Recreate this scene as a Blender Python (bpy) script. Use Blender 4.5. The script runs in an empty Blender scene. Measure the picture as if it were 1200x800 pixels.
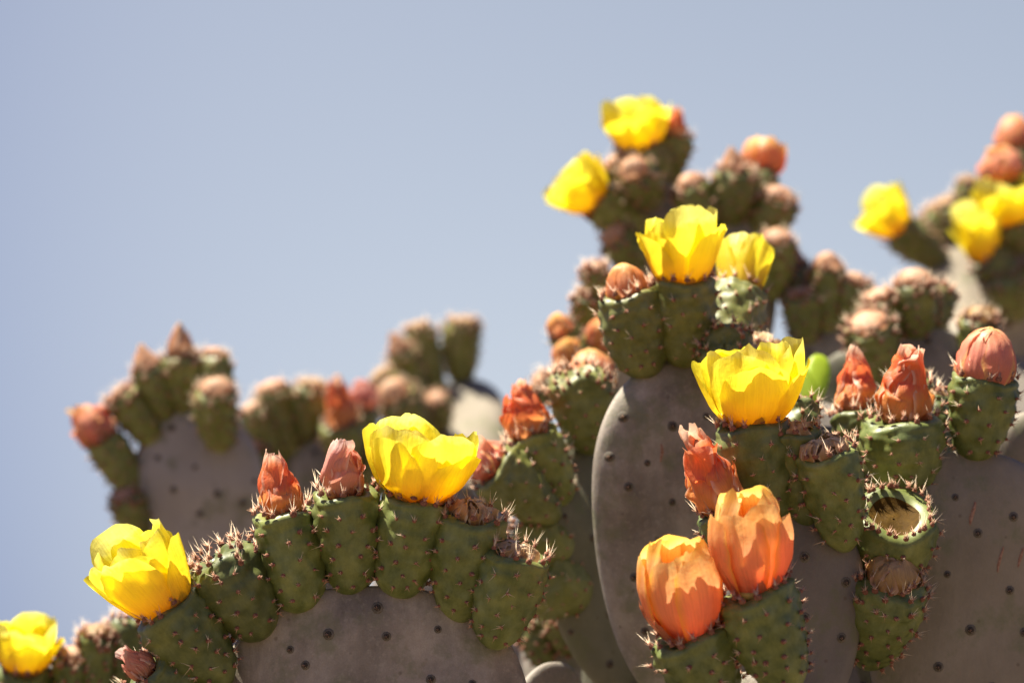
import bpy, math, random
import numpy as np
from mathutils import Vector, Matrix

# ------------------------------------------------------------------ camera, sky, sun, exposure
scene = bpy.context.scene
COL = scene.collection
LENS, PITCH, CAM = 85.0, math.radians(15.0), Vector((0.0, 0.0, 1.5))
FOCUS = 1.82
cd = bpy.data.cameras.new('camera')
cd.lens = LENS; cd.sensor_width = 36.0; cd.clip_start = 0.05; cd.clip_end = 5000
cd.dof.use_dof = True; cd.dof.focus_distance = FOCUS; cd.dof.aperture_fstop = 4.0
cam = bpy.data.objects.new('camera', cd); COL.objects.link(cam)
cam.location = CAM; cam.rotation_euler = (math.pi / 2 + PITCH, 0, 0)
scene.camera = cam
RIGHT = Vector((1, 0, 0)); UP = Vector((0, -math.sin(PITCH), math.cos(PITCH))); FWD = Vector((0, math.cos(PITCH), math.sin(PITCH)))

SUN_EL, SUN_AZ = math.radians(68), math.radians(-98)     # azimuth from +Y towards +X: high, to the left of the plants
world = bpy.data.worlds.new('World'); scene.world = world; world.use_nodes = True
wn, wl = world.node_tree.nodes, world.node_tree.links
bgn = wn['Background']
sky = wn.new('ShaderNodeTexSky'); sky.sky_type = 'NISHITA'; sky.sun_disc = False
sky.sun_elevation = SUN_EL; sky.sun_rotation = SUN_AZ
sky.air_density = 1.0; sky.dust_density = 1.5; sky.ozone_density = 1.0; sky.altitude = 100
# clear deep blue that pales into a thin warm-grey veil of high haze towards the south-east of the view
tc = wn.new('ShaderNodeTexCoord'); dt = wn.new('ShaderNodeVectorMath'); dt.operation = 'DOT_PRODUCT'
GEL, GAZ = math.radians(24), math.radians(5)
dt.inputs[1].default_value = (math.sin(GAZ) * math.cos(GEL), math.cos(GAZ) * math.cos(GEL), math.sin(GEL))
wl.new(tc.outputs['Generated'], dt.inputs[0])
hz = wn.new('ShaderNodeMapRange'); hz.interpolation_type = 'SMOOTHSTEP'
hz.inputs[1].default_value = math.cos(math.radians(29)); hz.inputs[2].default_value = math.cos(math.radians(1))
wl.new(dt.outputs['Value'], hz.inputs[0])
tint = wn.new('ShaderNodeMix'); tint.data_type = 'RGBA'
tint.inputs[6].default_value = (0.25, 0.31, 0.56, 1); tint.inputs[7].default_value = (1.82, 1.38, 1.05, 1)
wl.new(hz.outputs[0], tint.inputs[0])
mul = wn.new('ShaderNodeMix'); mul.data_type = 'RGBA'; mul.blend_type = 'MULTIPLY'; mul.inputs[0].default_value = 1
wl.new(sky.outputs[0], mul.inputs[6]); wl.new(tint.outputs[2], mul.inputs[7]); wl.new(mul.outputs[2], bgn.inputs['Color'])
bgn.inputs['Strength'].default_value = 0.059
sd = bpy.data.lights.new('sun', 'SUN'); sd.energy = 5.0; sd.angle = math.radians(0.53); sd.color = (1.0, 0.93, 0.80)
sun = bpy.data.objects.new('sun', sd); COL.objects.link(sun)
sdir = Vector((math.sin(SUN_AZ) * math.cos(SUN_EL), math.cos(SUN_AZ) * math.cos(SUN_EL), math.sin(SUN_EL)))
sun.rotation_euler = sdir.to_track_quat('Z', 'Y').to_euler(); sun.location = (0, 3, 6)
vs = scene.view_settings
vs.view_transform = 'Standard'; vs.look = 'None'; vs.gamma = 1.0; vs.use_curve_mapping = False; vs.exposure = 1.4
scene.cycles.max_bounces = 10; scene.cycles.transparent_max_bounces = 8; scene.cycles.transmission_bounces = 8

def px_size(d): return d * 36.0 / LENS / 1200.0
def at(px, py, d):
    s = px_size(d)
    return CAM + FWD * d + RIGHT * ((px - 600) * s) + UP * ((400 - py) * s)
def ray(px, py):
    s = px_size(1.0)
    return FWD + RIGHT * ((px - 600) * s) + UP * ((400 - py) * s)

# ------------------------------------------------------------------ materials
def mat(name):
    m = bpy.data.materials.new(name); m.use_nodes = True
    n, l = m.node_tree.nodes, m.node_tree.links
    return m, n, l, n['Principled BSDF']
def ramp(n, stops):
    r = n.new('ShaderNodeValToRGB')
    while len(r.color_ramp.elements) > 1: r.color_ramp.elements.remove(r.color_ramp.elements[-1])
    r.color_ramp.elements[0].position = stops[0][0]; r.color_ramp.elements[0].color = (*stops[0][1], 1)
    for p, c in stops[1:]:
        e = r.color_ramp.elements.new(p); e.color = (*c, 1)
    return r
def noise(n, l, scale, detail=4, rough=0.55, coord=None, vec=None):
    t = n.new('ShaderNodeTexNoise'); t.inputs['Scale'].default_value = scale
    t.inputs['Detail'].default_value = detail; t.inputs['Roughness'].default_value = rough
    if vec is None:
        c = n.new('ShaderNodeTexCoord'); vec = c.outputs['Object']
    l.new(vec, t.inputs['Vector'])
    return t
def mixc(n, l, fac, a, b, mode='MIX'):
    x = n.new('ShaderNodeMix'); x.data_type = 'RGBA'; x.blend_type = mode
    for sock, v in ((x.inputs[0], fac), (x.inputs[6], a), (x.inputs[7], b)):
        if hasattr(v, 'is_output'): l.new(v, sock)
        elif isinstance(v, (int, float)): sock.default_value = v
        else: sock.default_value = (*v, 1)
    return x.outputs[2]
def bump(n, l, h, strength, dist, prev=None):
    b = n.new('ShaderNodeBump'); b.inputs['Strength'].default_value = strength; b.inputs['Distance'].default_value = dist
    l.new(h, b.inputs['Height'])
    if prev is not None: l.new(prev, b.inputs['Normal'])
    return b.outputs['Normal']
def mapping(n, l, scale):
    c = n.new('ShaderNodeTexCoord'); mp = n.new('ShaderNodeMapping'); mp.inputs['Scale'].default_value = scale
    l.new(c.outputs['Object'], mp.inputs['Vector']); return mp.outputs[0]

def make_pad_mat(name='pad_skin', wash=None):
    m, n, l, p = mat(name)
    oi = n.new('ShaderNodeObjectInfo')
    big = noise(n, l, 11, 6, 0.65)
    streak = noise(n, l, 1.0, 5, 0.6, vec=mapping(n, l, (26, 26, 9)))
    fine = noise(n, l, 900, 2, 0.5)
    spots = noise(n, l, 260, 3, 0.6)
    r1 = ramp(n, [(0.38, (0.225, 0.190, 0.155)), (0.62, (0.44, 0.385, 0.325))]); l.new(big.outputs[0], r1.inputs[0])
    r2 = ramp(n, [(0.40, (0.62, 0.62, 0.57)), (0.58, (1.08, 1.06, 1.0))]); l.new(streak.outputs[0], r2.inputs[0])
    c = mixc(n, l, 0.6, r1.outputs[0], r2.outputs[0], 'MULTIPLY')
    r3 = ramp(n, [(0.55, (0, 0, 0)), (0.66, (1, 1, 1))]); l.new(spots.outputs[0], r3.inputs[0])
    k = n.new('ShaderNodeMath'); k.operation = 'MULTIPLY'; k.inputs[1].default_value = 0.30; l.new(r3.outputs[0], k.inputs[0])
    c = mixc(n, l, k.outputs[0], c, (0.42, 0.38, 0.30))
    r4 = ramp(n, [(0.3, (0.82, 0.82, 0.82)), (0.7, (1.12, 1.12, 1.12))]); l.new(fine.outputs[0], r4.inputs[0])
    c = mixc(n, l, 0.5, c, r4.outputs[0], 'MULTIPLY')
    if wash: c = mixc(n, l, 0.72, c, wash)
    # green skin showing where the waxy bloom is rubbed off
    rub = noise(n, l, 30, 6, 0.65); r5 = ramp(n, [(0.52, (0, 0, 0)), (0.64, (1, 1, 1))]); l.new(rub.outputs[0], r5.inputs[0])
    k2 = n.new('ShaderNodeMath'); k2.operation = 'MULTIPLY'; k2.inputs[1].default_value = 0.55; l.new(r5.outputs[0], k2.inputs[0])
    c = mixc(n, l, k2.outputs[0], c, (0.15, 0.16, 0.075))
    # corky brown flecks
    vo = n.new('ShaderNodeTexVoronoi'); vo.inputs['Scale'].default_value = 55; vo.inputs['Randomness'].default_value = 1
    tcv = n.new('ShaderNodeTexCoord'); l.new(tcv.outputs['Object'], vo.inputs['Vector'])
    rv = ramp(n, [(0.05, (1, 1, 1)), (0.11, (0, 0, 0))]); l.new(vo.outputs['Distance'], rv.inputs[0])
    k3 = n.new('ShaderNodeMath'); k3.operation = 'MULTIPLY'; k3.inputs[1].default_value = 0.5; l.new(rv.outputs[0], k3.inputs[0])
    c = mixc(n, l, k3.outputs[0], c, (0.11, 0.08, 0.05))
    h = n.new('ShaderNodeHueSaturation'); mr = n.new('ShaderNodeMapRange')
    mr.inputs[3].default_value = 0.85; mr.inputs[4].default_value = 1.12; l.new(oi.outputs['Random'], mr.inputs[0])
    l.new(mr.outputs[0], h.inputs['Value']); l.new(c, h.inputs['Color'])
    l.new(h.outputs[0], p.inputs['Base Color'])
    p.inputs['Roughness'].default_value = 0.62; p.inputs['Specular IOR Level'].default_value = 0.3
    nb = bump(n, l, streak.outputs[0], 0.4, 0.008); nb = bump(n, l, spots.outputs[0], 0.25, 0.0007, nb)
    l.new(nb, p.inputs['Normal'])
    return m

def make_fruit_mat(name, dark, light, bloom):
    m, n, l, p = mat(name)
    oi = n.new('ShaderNodeObjectInfo')
    big = noise(n, l, 45, 4, 0.6); fine = noise(n, l, 700, 3, 0.6)
    rib = noise(n, l, 1.0, 4, 0.6, vec=mapping(n, l, (220, 220, 30)))
    r1 = ramp(n, [(0.3, dark), (0.7, light)]); l.new(big.outputs[0], r1.inputs[0])
    r2 = ramp(n, [(0.35, (0.75, 0.8, 0.7)), (0.65, (1.15, 1.12, 1.0))]); l.new(rib.outputs[0], r2.inputs[0])
    c = mixc(n, l, 0.6, r1.outputs[0], r2.outputs[0], 'MULTIPLY')
    r3 = ramp(n, [(0.3, (0.75, 0.75, 0.75)), (0.7, (1.2, 1.2, 1.2))]); l.new(fine.outputs[0], r3.inputs[0])
    c = mixc(n, l, 0.5, c, r3.outputs[0], 'MULTIPLY')
    # waxy bloom in patches
    bl = noise(n, l, 70, 5, 0.6); rb = ramp(n, [(0.42, (0, 0, 0)), (0.75, (1, 1, 1))]); l.new(bl.outputs[0], rb.inputs[0])
    k = n.new('ShaderNodeMath'); k.operation = 'MULTIPLY'; k.inputs[1].default_value = 0.42; l.new(rb.outputs[0], k.inputs[0])
    c = mixc(n, l, k.outputs[0], c, bloom)
    h = n.new('ShaderNodeHueSaturation'); mr = n.new('ShaderNodeMapRange')
    mr.inputs[3].default_value = 0.8; mr.inputs[4].default_value = 1.25; l.new(oi.outputs['Random'], mr.inputs[0])
    l.new(mr.outputs[0], h.inputs['Value']); l.new(c, h.inputs['Color'])
    l.new(h.outputs[0], p.inputs['Base Color'])
    p.inputs['Roughness'].default_value = 0.48; p.inputs['Specular IOR Level'].default_value = 0.45
    p.inputs['Subsurface Weight'].default_value = 0.0
    nb = bump(n, l, big.outputs[0], 0.3, 0.002); nb = bump(n, l, fine.outputs[0], 0.2, 0.0003, nb)
    l.new(nb, p.inputs['Normal'])
    return m

def make_petal_mat(name, stops, edge=None, trans=0.55, vein=0.35, bumpk=0.4):
    m, n, l, p = mat(name)
    n.remove(p)
    out = n['Material Output']
    uv = n.new('ShaderNodeUVMap'); sep = n.new('ShaderNodeSeparateXYZ'); l.new(uv.outputs[0], sep.inputs[0])
    nz = noise(n, l, 120, 4, 0.6)
    vm = n.new('ShaderNodeMapping'); vm.inputs['Scale'].default_value = (34, 2.2, 1); l.new(uv.outputs[0], vm.inputs['Vector'])
    vn = noise(n, l, 1.0, 3, 0.6, vec=vm.outputs[0])
    add = n.new('ShaderNodeMath'); add.operation = 'MULTIPLY_ADD'; add.inputs[1].default_value = 0.34; add.inputs[2].default_value = -0.17
    l.new(nz.outputs[0], add.inputs[0])
    sm = n.new('ShaderNodeMath'); sm.operation = 'ADD'; l.new(add.outputs[0], sm.inputs[0]); l.new(sep.outputs[1], sm.inputs[1])
    r = ramp(n, stops); l.new(sm.outputs[0], r.inputs[0])
    rv = ramp(n, [(0.3, (0.72, 0.66, 0.6)), (0.62, (1.05, 1.05, 1.05))]); l.new(vn.outputs[0], rv.inputs[0])
    c = mixc(n, l, vein, r.outputs[0], rv.outputs[0], 'MULTIPLY')
    if edge is not None:
        e = n.new('ShaderNodeMath'); e.operation = 'SUBTRACT'; e.inputs[1].default_value = 0.5; l.new(sep.outputs[0], e.inputs[0])
        a = n.new('ShaderNodeMath'); a.operation = 'ABSOLUTE'; l.new(e.outputs[0], a.inputs[0])
        re = ramp(n, [(0.36, (0, 0, 0)), (0.5, (1, 1, 1))]); l.new(a.outputs[0], re.inputs[0])
        rt = ramp(n, [(0.88, (0, 0, 0)), (1.0, (1, 1, 1))]); l.new(sep.outputs[1], rt.inputs[0])
        mx = n.new('ShaderNodeMath'); mx.operation = 'MAXIMUM'; l.new(re.outputs[0], mx.inputs[0]); l.new(rt.outputs[0], mx.inputs[1])
        kk = n.new('ShaderNodeMath'); kk.operation = 'MULTIPLY'; kk.inputs[1].default_value = 0.8; l.new(mx.outputs[0], kk.inputs[0])
        c = mixc(n, l, kk.outputs[0], c, edge)
    d = n.new('ShaderNodeBsdfDiffuse'); t = n.new('ShaderNodeBsdfTranslucent'); g = n.new('ShaderNodeBsdfGlossy')
    g.inputs['Roughness'].default_value = 0.45
    nb = bump(n, l, vn.outputs[0], bumpk, 0.0008); nb = bump(n, l, nz.outputs[0], bumpk, 0.0012, nb)
    for s in (d, t):
        l.new(c, s.inputs['Color']); l.new(nb, s.inputs['Normal'])
    l.new(nb, g.inputs['Normal'])
    m1 = n.new('ShaderNodeMixShader'); m1.inputs[0].default_value = trans
    l.new(d.outputs[0], m1.inputs[1]); l.new(t.outputs[0], m1.inputs[2])
    m2 = n.new('ShaderNodeMixShader'); m2.inputs[0].default_value = 0.04
    l.new(m1.outputs[0], m2.inputs[1]); l.new(g.outputs[0], m2.inputs[2])
    l.new(m2.outputs[0], out.inputs['Surface'])
    return m

def make_plain(name, c1, c2, scale, rough=0.7, spec=0.3, bmp=0.3, dist=0.001, sheen=0.0):
    m, n, l, p = mat(name)
    nz = noise(n, l, scale, 4, 0.6); r = ramp(n, [(0.3, c1), (0.7, c2)]); l.new(nz.outputs[0], r.inputs[0])
    l.new(r.outputs[0], p.inputs['Base Color']); p.inputs['Roughness'].default_value = rough
    p.inputs['Specular IOR Level'].default_value = spec
    l.new(bump(n, l, nz.outputs[0], bmp, dist), p.inputs['Normal'])
    return m

M = {}
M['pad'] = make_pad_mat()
M['shadegreen'] = make_pad_mat('shaded_green_pad_skin', (0.115, 0.115, 0.062))  # green skin, darkened to paint in the shade among the pads
M['litpad'] = make_pad_mat('haze_lit_pad_skin', (0.44, 0.39, 0.35))  # light and haze on the left rear pad, put into a paler wash
M['shadepad'] = make_pad_mat('shaded_pad_skin', (0.125, 0.112, 0.10))  # shade from the fruits painted into the right front pad's colour
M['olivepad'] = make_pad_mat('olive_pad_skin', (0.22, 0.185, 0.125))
M['fruit'] = make_fruit_mat('fruit_skin', (0.055, 0.080, 0.014), (0.185, 0.200, 0.050), (0.25, 0.29, 0.13))
M['ripefruit'] = make_fruit_mat('yellowish_fruit_skin', (0.105, 0.118, 0.024), (0.215, 0.215, 0.050), (0.33, 0.34, 0.16))
M['areole'] = make_plain('areole_felt', (0.12, 0.042, 0.025), (0.34, 0.15, 0.09), 900, 0.9)
M['glochid'] = make_plain('glochid', (0.50, 0.23, 0.13), (0.74, 0.48, 0.32), 600, 0.6)
M['spine'] = make_plain('spine', (0.62, 0.46, 0.28), (0.85, 0.72, 0.52), 400, 0.5)
M['padareole'] = make_plain('pad_areole_felt', (0.035, 0.027, 0.02), (0.11, 0.085, 0.06), 900, 0.95)
M['padring'] = make_plain('pad_areole_ring', (0.10, 0.085, 0.06), (0.19, 0.165, 0.125), 500, 0.8)
M['yellow'] = make_petal_mat('yellow_petal', [(0.0, (0.85, 0.50, 0.03)), (0.18, (0.95, 0.74, 0.03)), (0.5, (0.98, 0.86, 0.035)), (0.9, (0.98, 0.89, 0.07)), (1.0, (0.98, 0.92, 0.2))], None, 0.66, 0.32, 0.6)
M['orange'] = make_petal_mat('orange_petal', [(0.0, (0.66, 0.22, 0.13)), (0.2, (0.90, 0.40, 0.22)), (0.5, (0.96, 0.50, 0.23)), (0.8, (0.97, 0.62, 0.22)), (1.0, (0.98, 0.76, 0.34))], (0.98, 0.60, 0.06), 0.6, 0.6, 0.6)
M['wilted'] = make_petal_mat('wilted_petal', [(0.0, (0.80, 0.36, 0.16)), (0.35, (0.94, 0.38, 0.10)), (0.55, (0.90, 0.20, 0.07)), (0.8, (0.93, 0.28, 0.09)), (1.0, (0.93, 0.52, 0.34))], (0.97, 0.72, 0.52), 0.45, 0.5, 0.8)
M['pinkwilt'] = make_petal_mat('pink_wilted_petal', [(0.0, (0.82, 0.42, 0.22)), (0.4, (0.85, 0.36, 0.24)), (1.0, (0.88, 0.44, 0.36))], (0.95, 0.72, 0.60), 0.4, 0.5, 0.8)
M['pink'] = make_petal_mat('salmon_petal', [(0.0, (0.78, 0.22, 0.14)), (0.45, (0.90, 0.36, 0.24)), (1.0, (0.95, 0.55, 0.28))], (0.97, 0.66, 0.22), 0.45, 0.4)
M['bud'] = make_petal_mat('bud_scale', [(0.0, (0.60, 0.30, 0.15)), (0.5, (0.86, 0.52, 0.30)), (1.0, (0.92, 0.66, 0.42))], (0.94, 0.76, 0.54), 0.5, 0.5, 0.8)
M['dried'] = make_petal_mat('dried_petal', [(0.0, (0.46, 0.25, 0.09)), (0.5, (0.66, 0.43, 0.20)), (1.0, (0.78, 0.60, 0.40))], (0.82, 0.68, 0.5), 0.3, 0.6, 0.8)
M['brownbud'] = make_petal_mat('brown_bud_scale', [(0.0, (0.34, 0.15, 0.06)), (0.5, (0.52, 0.32, 0.12)), (1.0, (0.62, 0.42, 0.22))], (0.66, 0.42, 0.30), 0.25, 0.6, 0.8)
M['sepal'] = make_petal_mat('sepal', [(0.0, (0.34, 0.20, 0.05)), (0.45, (0.80, 0.50, 0.05)), (0.82, (0.84, 0.55, 0.06)), (1.0, (0.42, 0.13, 0.05))], None, 0.45, 0.5)
M['osepal'] = make_petal_mat('rosy_sepal', [(0.0, (0.34, 0.12, 0.06)), (0.5, (0.75, 0.30, 0.14)), (1.0, (0.55, 0.16, 0.09))], None, 0.4, 0.5)
M['receptacle'] = make_plain('receptacle', (0.45, 0.30, 0.08), (0.62, 0.46, 0.12), 200)
M['core'] = make_plain('bud_core', (0.40, 0.16, 0.08), (0.55, 0.27, 0.14), 200)
M['drycore'] = make_plain('dry_core', (0.20, 0.12, 0.06), (0.36, 0.24, 0.13), 300)
M['scar'] = make_plain('fruit_scar', (0.045, 0.022, 0.0015), (0.085, 0.044, 0.003), 120, 0.75, 0.1, 0.5, 0.003)
M['stamen'] = make_plain('stamen', (0.85, 0.6, 0.05), (0.95, 0.75, 0.1), 200)
M['young'] = make_petal_mat('young_pad_skin', [(0.0, (0.55, 0.70, 0.04)), (1.0, (0.70, 0.80, 0.06))], None, 0.5, 0.2)
M['soil'] = make_plain('dry_soil', (0.10, 0.075, 0.05), (0.17, 0.13, 0.09), 3.0, 0.95, 0.1, 0.6, 0.02)

# ------------------------------------------------------------------ mesh helpers
class MB:
    def __init__(self): self.v, self.f, self.mi, self.uv, self.n = [], [], [], [], 0
    def add(self, verts, faces, mi=0, uvs=None):
        verts = np.asarray(verts, dtype=float)
        self.v.append(verts); o = self.n
        self.f += [tuple(i + o for i in f) for f in faces]
        self.mi += [mi] * len(faces)
        self.uv.append(np.zeros((len(verts), 2)) if uvs is None else np.asarray(uvs, float))
        self.n += len(verts)
    def mesh(self, name, mats, smooth=True, uv=False):
        me = bpy.data.meshes.new(name)
        V = np.concatenate(self.v)
        me.from_pydata(V.tolist(), [], self.f)
        for m_ in mats: me.materials.append(m_)
        me.polygons.foreach_set('material_index', np.array(self.mi, dtype=np.int32))
        me.polygons.foreach_set('use_smooth', np.full(len(self.f), smooth))
        if uv:
            lay = me.uv_layers.new(name='UVMap'); U = np.concatenate(self.uv)
            idx = np.zeros(len(me.loops), dtype=np.int32); me.loops.foreach_get('vertex_index', idx)
            lay.data.foreach_set('uv', U[idx].ravel())
        me.update()
        return me

def link(name, me, parent=None, mw=None):
    o = bpy.data.objects.new(name, me); COL.objects.link(o)
    if parent is not None: o.parent = parent
    if mw is not None: o.matrix_basis = mw
    return o

def sines(rng, k, freq):
    K = rng.normal(size=(k, 3)); K /= np.linalg.norm(K, axis=1)[:, None]
    K *= freq * rng.uniform(0.6, 1.5, size=(k, 1)); ph = rng.uniform(0, 6.283, k)
    return lambda P: np.sin(P @ K.T + ph).mean(axis=1) * math.sqrt(2.0 / 1) * 1.0

def lathe(prof, nseg, cap=True):
    """closed lathe about z; prof list of (r,z), r=0 at both ends is a single vertex ring kept tiny"""
    P = np.array(prof, float); a = np.linspace(0, 2 * np.pi, nseg, endpoint=False)
    V = np.stack([np.outer(P[:, 0], np.cos(a)), np.outer(P[:, 0], np.sin(a)), np.repeat(P[:, 1:2], nseg, 1)], axis=2).reshape(-1, 3)
    F = []
    for i in range(len(P) - 1):
        for j in range(nseg):
            k = (j + 1) % nseg
            F.append((i * nseg + j, i * nseg + k, (i + 1) * nseg + k, (i + 1) * nseg + j))
    return V, F

def cone(p, d, L, r, ns=4, bend=None):
    d = np.asarray(d, float); d = d / np.linalg.norm(d)
    t = np.array([0, 0, 1.0]) if abs(d[2]) < 0.9 else np.array([1.0, 0, 0])
    x = np.cross(d, t); x /= np.linalg.norm(x); y = np.cross(d, x)
    V = [p + r * (math.cos(2 * math.pi * i / ns) * x + math.sin(2 * math.pi * i / ns) * y) for i in range(ns)]
    V.append(np.asarray(p) + d * L)
    F = [(i, (i + 1) % ns, ns) for i in range(ns)]
    return np.array(V), F

# ------------------------------------------------------------------ fruit
FP_T = np.array([0.0, 0.02, 0.07, 0.15, 0.3, 0.5, 0.68, 0.82, 0.92, 0.97, 1.0])
FP_R = np.array([0.26, 0.40, 0.54, 0.67, 0.83, 0.94, 0.995, 1.0, 0.945, 0.87, 0.72])
FP_R2 = np.array([0.26, 0.40, 0.54, 0.67, 0.83, 0.95, 1.0, 0.955, 0.85, 0.73, 0.54])

def make_fruit(W, L, seed, detail, cap, skin='fruit'):
    rng = np.random.default_rng(seed)
    R = W / 2
    dome = cap in (None, 'bud', 'brownbud', 'cone')
    FR = FP_R2 if dome else FP_R
    FR = np.interp(FP_T ** rng.uniform(0.85, 1.2), FP_T, FR); FR[-1] = (FP_R2 if dome else FP_R)[-1]
    nseg = 44 if detail > 1 else 28
    nr = 34 if detail > 1 else 20
    ts = np.linspace(0, 1, nr) ** 0.9
    prof = [(0.001, 0.0)] + [(float(np.interp(t, FP_T, FR)) * R, t * L) for t in ts]
    dp = 0.07 if cap == 'cut' else 0.06
    n_side = len(prof)
    tr = FR[-1]
    top = [(tr * .93 * R, 1.003 * L), (tr * .84 * R, (1 - dp * .25) * L), (tr * .7 * R, (1 - dp * .7) * L), (tr * .4 * R, (1 - dp) * L), (0.001, (1 - dp) * L)]
    prof += top
    V, F = lathe(prof, nseg)
    fl = rng.uniform(0.9, 1.0)
    n1 = sines(rng, 6, 60); n2 = sines(rng, 8, 190)
    # areoles: staggered rows + rim
    ar = []
    nrow = max(5, int(L / 0.0125)); na = max(7, int(round(math.pi * W * 0.95 / 0.0172)))
    for i in range(nrow):
        t = 0.10 + 0.80 * (i + 0.5) / nrow
        for j in range(na):
            a = 2 * math.pi * (j + 0.5 * (i % 2)) / na + rng.normal(0, 0.10)
            ar.append((min(0.95, t + rng.normal(0, 0.018)), a, 0))
    if dome:
        for i, t in enumerate((0.85, 0.93)):
            for j in range(na): ar.append((t + rng.normal(0, .015), 2 * math.pi * (j + rng.uniform(-.35, .35)) / na, 2))
    nrim = int(na * (2.3 if cap == 'cut' else 1.5))
    for j in range(nrim):
        ar.append((0.985 + rng.uniform(-0.02, 0.012), 2 * math.pi * (j + rng.uniform(-.25, .25)) / nrim, 1))
    rt = lambda t: np.interp(t, FP_T, FR) * R
    A = np.array([[rt(t) * math.cos(a), rt(t) * math.sin(a), t * L] for t, a, k in ar])
    N = []
    for (t, a, k), p in zip(ar, A):
        s = (rt(min(1, t + .02)) - rt(max(0, t - .02))) / (0.04 * L if 0.02 < t < .98 else 0.02 * L)
        v = np.array([math.cos(a), math.sin(a), -s]); N.append(v / np.linalg.norm(v))
    N = np.array(N)
    hgt = np.array([0.0020 + 0.0026 * t + (0.0010 if k else 0) for t, a, k in ar])
    rad = np.hypot(V[:, 0], V[:, 1])
    nvec = np.stack([V[:, 0], V[:, 1], np.zeros(len(V))], 1) / np.maximum(rad, 1e-5)[:, None]
    D = ((V[:, None, :] - A[None]) ** 2).sum(2)
    tub = (np.exp(-D / (2 * 0.0048 ** 2)) * hgt).max(axis=1) - 0.0006
    side = np.repeat(np.arange(len(prof)) < n_side + 1, nseg)
    disp = np.where(side, tub, 0) + 0.0024 * n1(V) * (rad / R) + 0.0005 * n2(V) * (rad / R)
    V = V + nvec * disp[:, None]
    V[:, 2] += np.where(side, 0, 1) * 0.0012 * n2(V) + 0.0018 * np.sin(3 * np.arctan2(V[:, 1], V[:, 0]) + seed) * (V[:, 2] / L > 0.93)
    # slight bend and flattening
    bend = rng.normal(0, 0.05, 2)
    def warp(P):
        P = P.copy(); z = P[:, 2]
        P[:, 0] = P[:, 0] + bend[0] * z * z / L * 1.2 - bend[0] * z; P[:, 1] = P[:, 1] * fl + bend[1] * z * z / L - bend[1] * z
        return P
    V = warp(V)
    mb = MB(); mb.add(V, F)
    if cap == 'cut':
        ring0 = n_side * nseg
        for i, f in enumerate(mb.f):
            if min(f) >= ring0 + nseg: mb.mi[i] = 1
    me = mb.mesh('fruit', [M[skin], M['scar']])
    # areole tufts with glochids
    mb = MB(); ms = MB()
    AP = warp(A + N * (hgt - 0.0006)[:, None])
    hemi, hf = lathe([(1.0, -0.35), (0.85, 0.35), (0.45, 0.8), (0.01, 0.95)], 6)
    for (t, a, k), p, nv in zip(ar, AP, N):
        tt = np.array([0, 0, 1.0]); x = np.cross(tt, nv); x /= np.linalg.norm(x); y = np.cross(nv, x)
        if k: nv = nv + np.array([0, 0, 0.6]); nv /= np.linalg.norm(nv)
        r = rng.uniform(0.0015, 0.0024) * (1.3 if k else 1) * (1.0 if detail > 1 else 1.25)
        mb.add(p + r * (hemi[:, :1] * x + hemi[:, 1:2] * y * 0.85 + hemi[:, 2:] * nv * 0.8), hf, 0)
        ng = (14 if k else 7) if detail > 1 else (6 if k else 4)
        for q in range(ng):
            d = nv * rng.uniform(0.5, 1) + (x * rng.normal() + y * rng.normal()) * 0.45 + y * 0.25
            g, gf = cone(p + nv * r * 0.4, d, rng.uniform(0.0024, 0.0056) * (1.25 if k else 1), rng.uniform(0.00032, 0.00048) * (1 if detail > 1 else 1.5), 3)
            mb.add(g, gf, 1)
        pr = 1.0 if k else (0.15 + 0.65 * max(0, t - 0.25))
        ns = rng.integers(1, 5 if k else 4) if (rng.random() < pr) else 0
        for q in range(ns):
            d = nv * 0.9 + (x * rng.normal() + y * rng.normal()) * 0.5 + np.array([0, 0, 0.55])
            Ls = rng.uniform(0.005, 0.0135) * (1.2 if k else 0.95)
            g, gf = cone(p, d, Ls, rng.uniform(0.00030, 0.00046), 4); ms.add(g, gf, 0)
    ma = mb.mesh('areoles', [M['areole'], M['glochid']])
    msp = ms.mesh('spines', [M['spine']]) if ms.n else None
    return me, ma, msp

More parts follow.
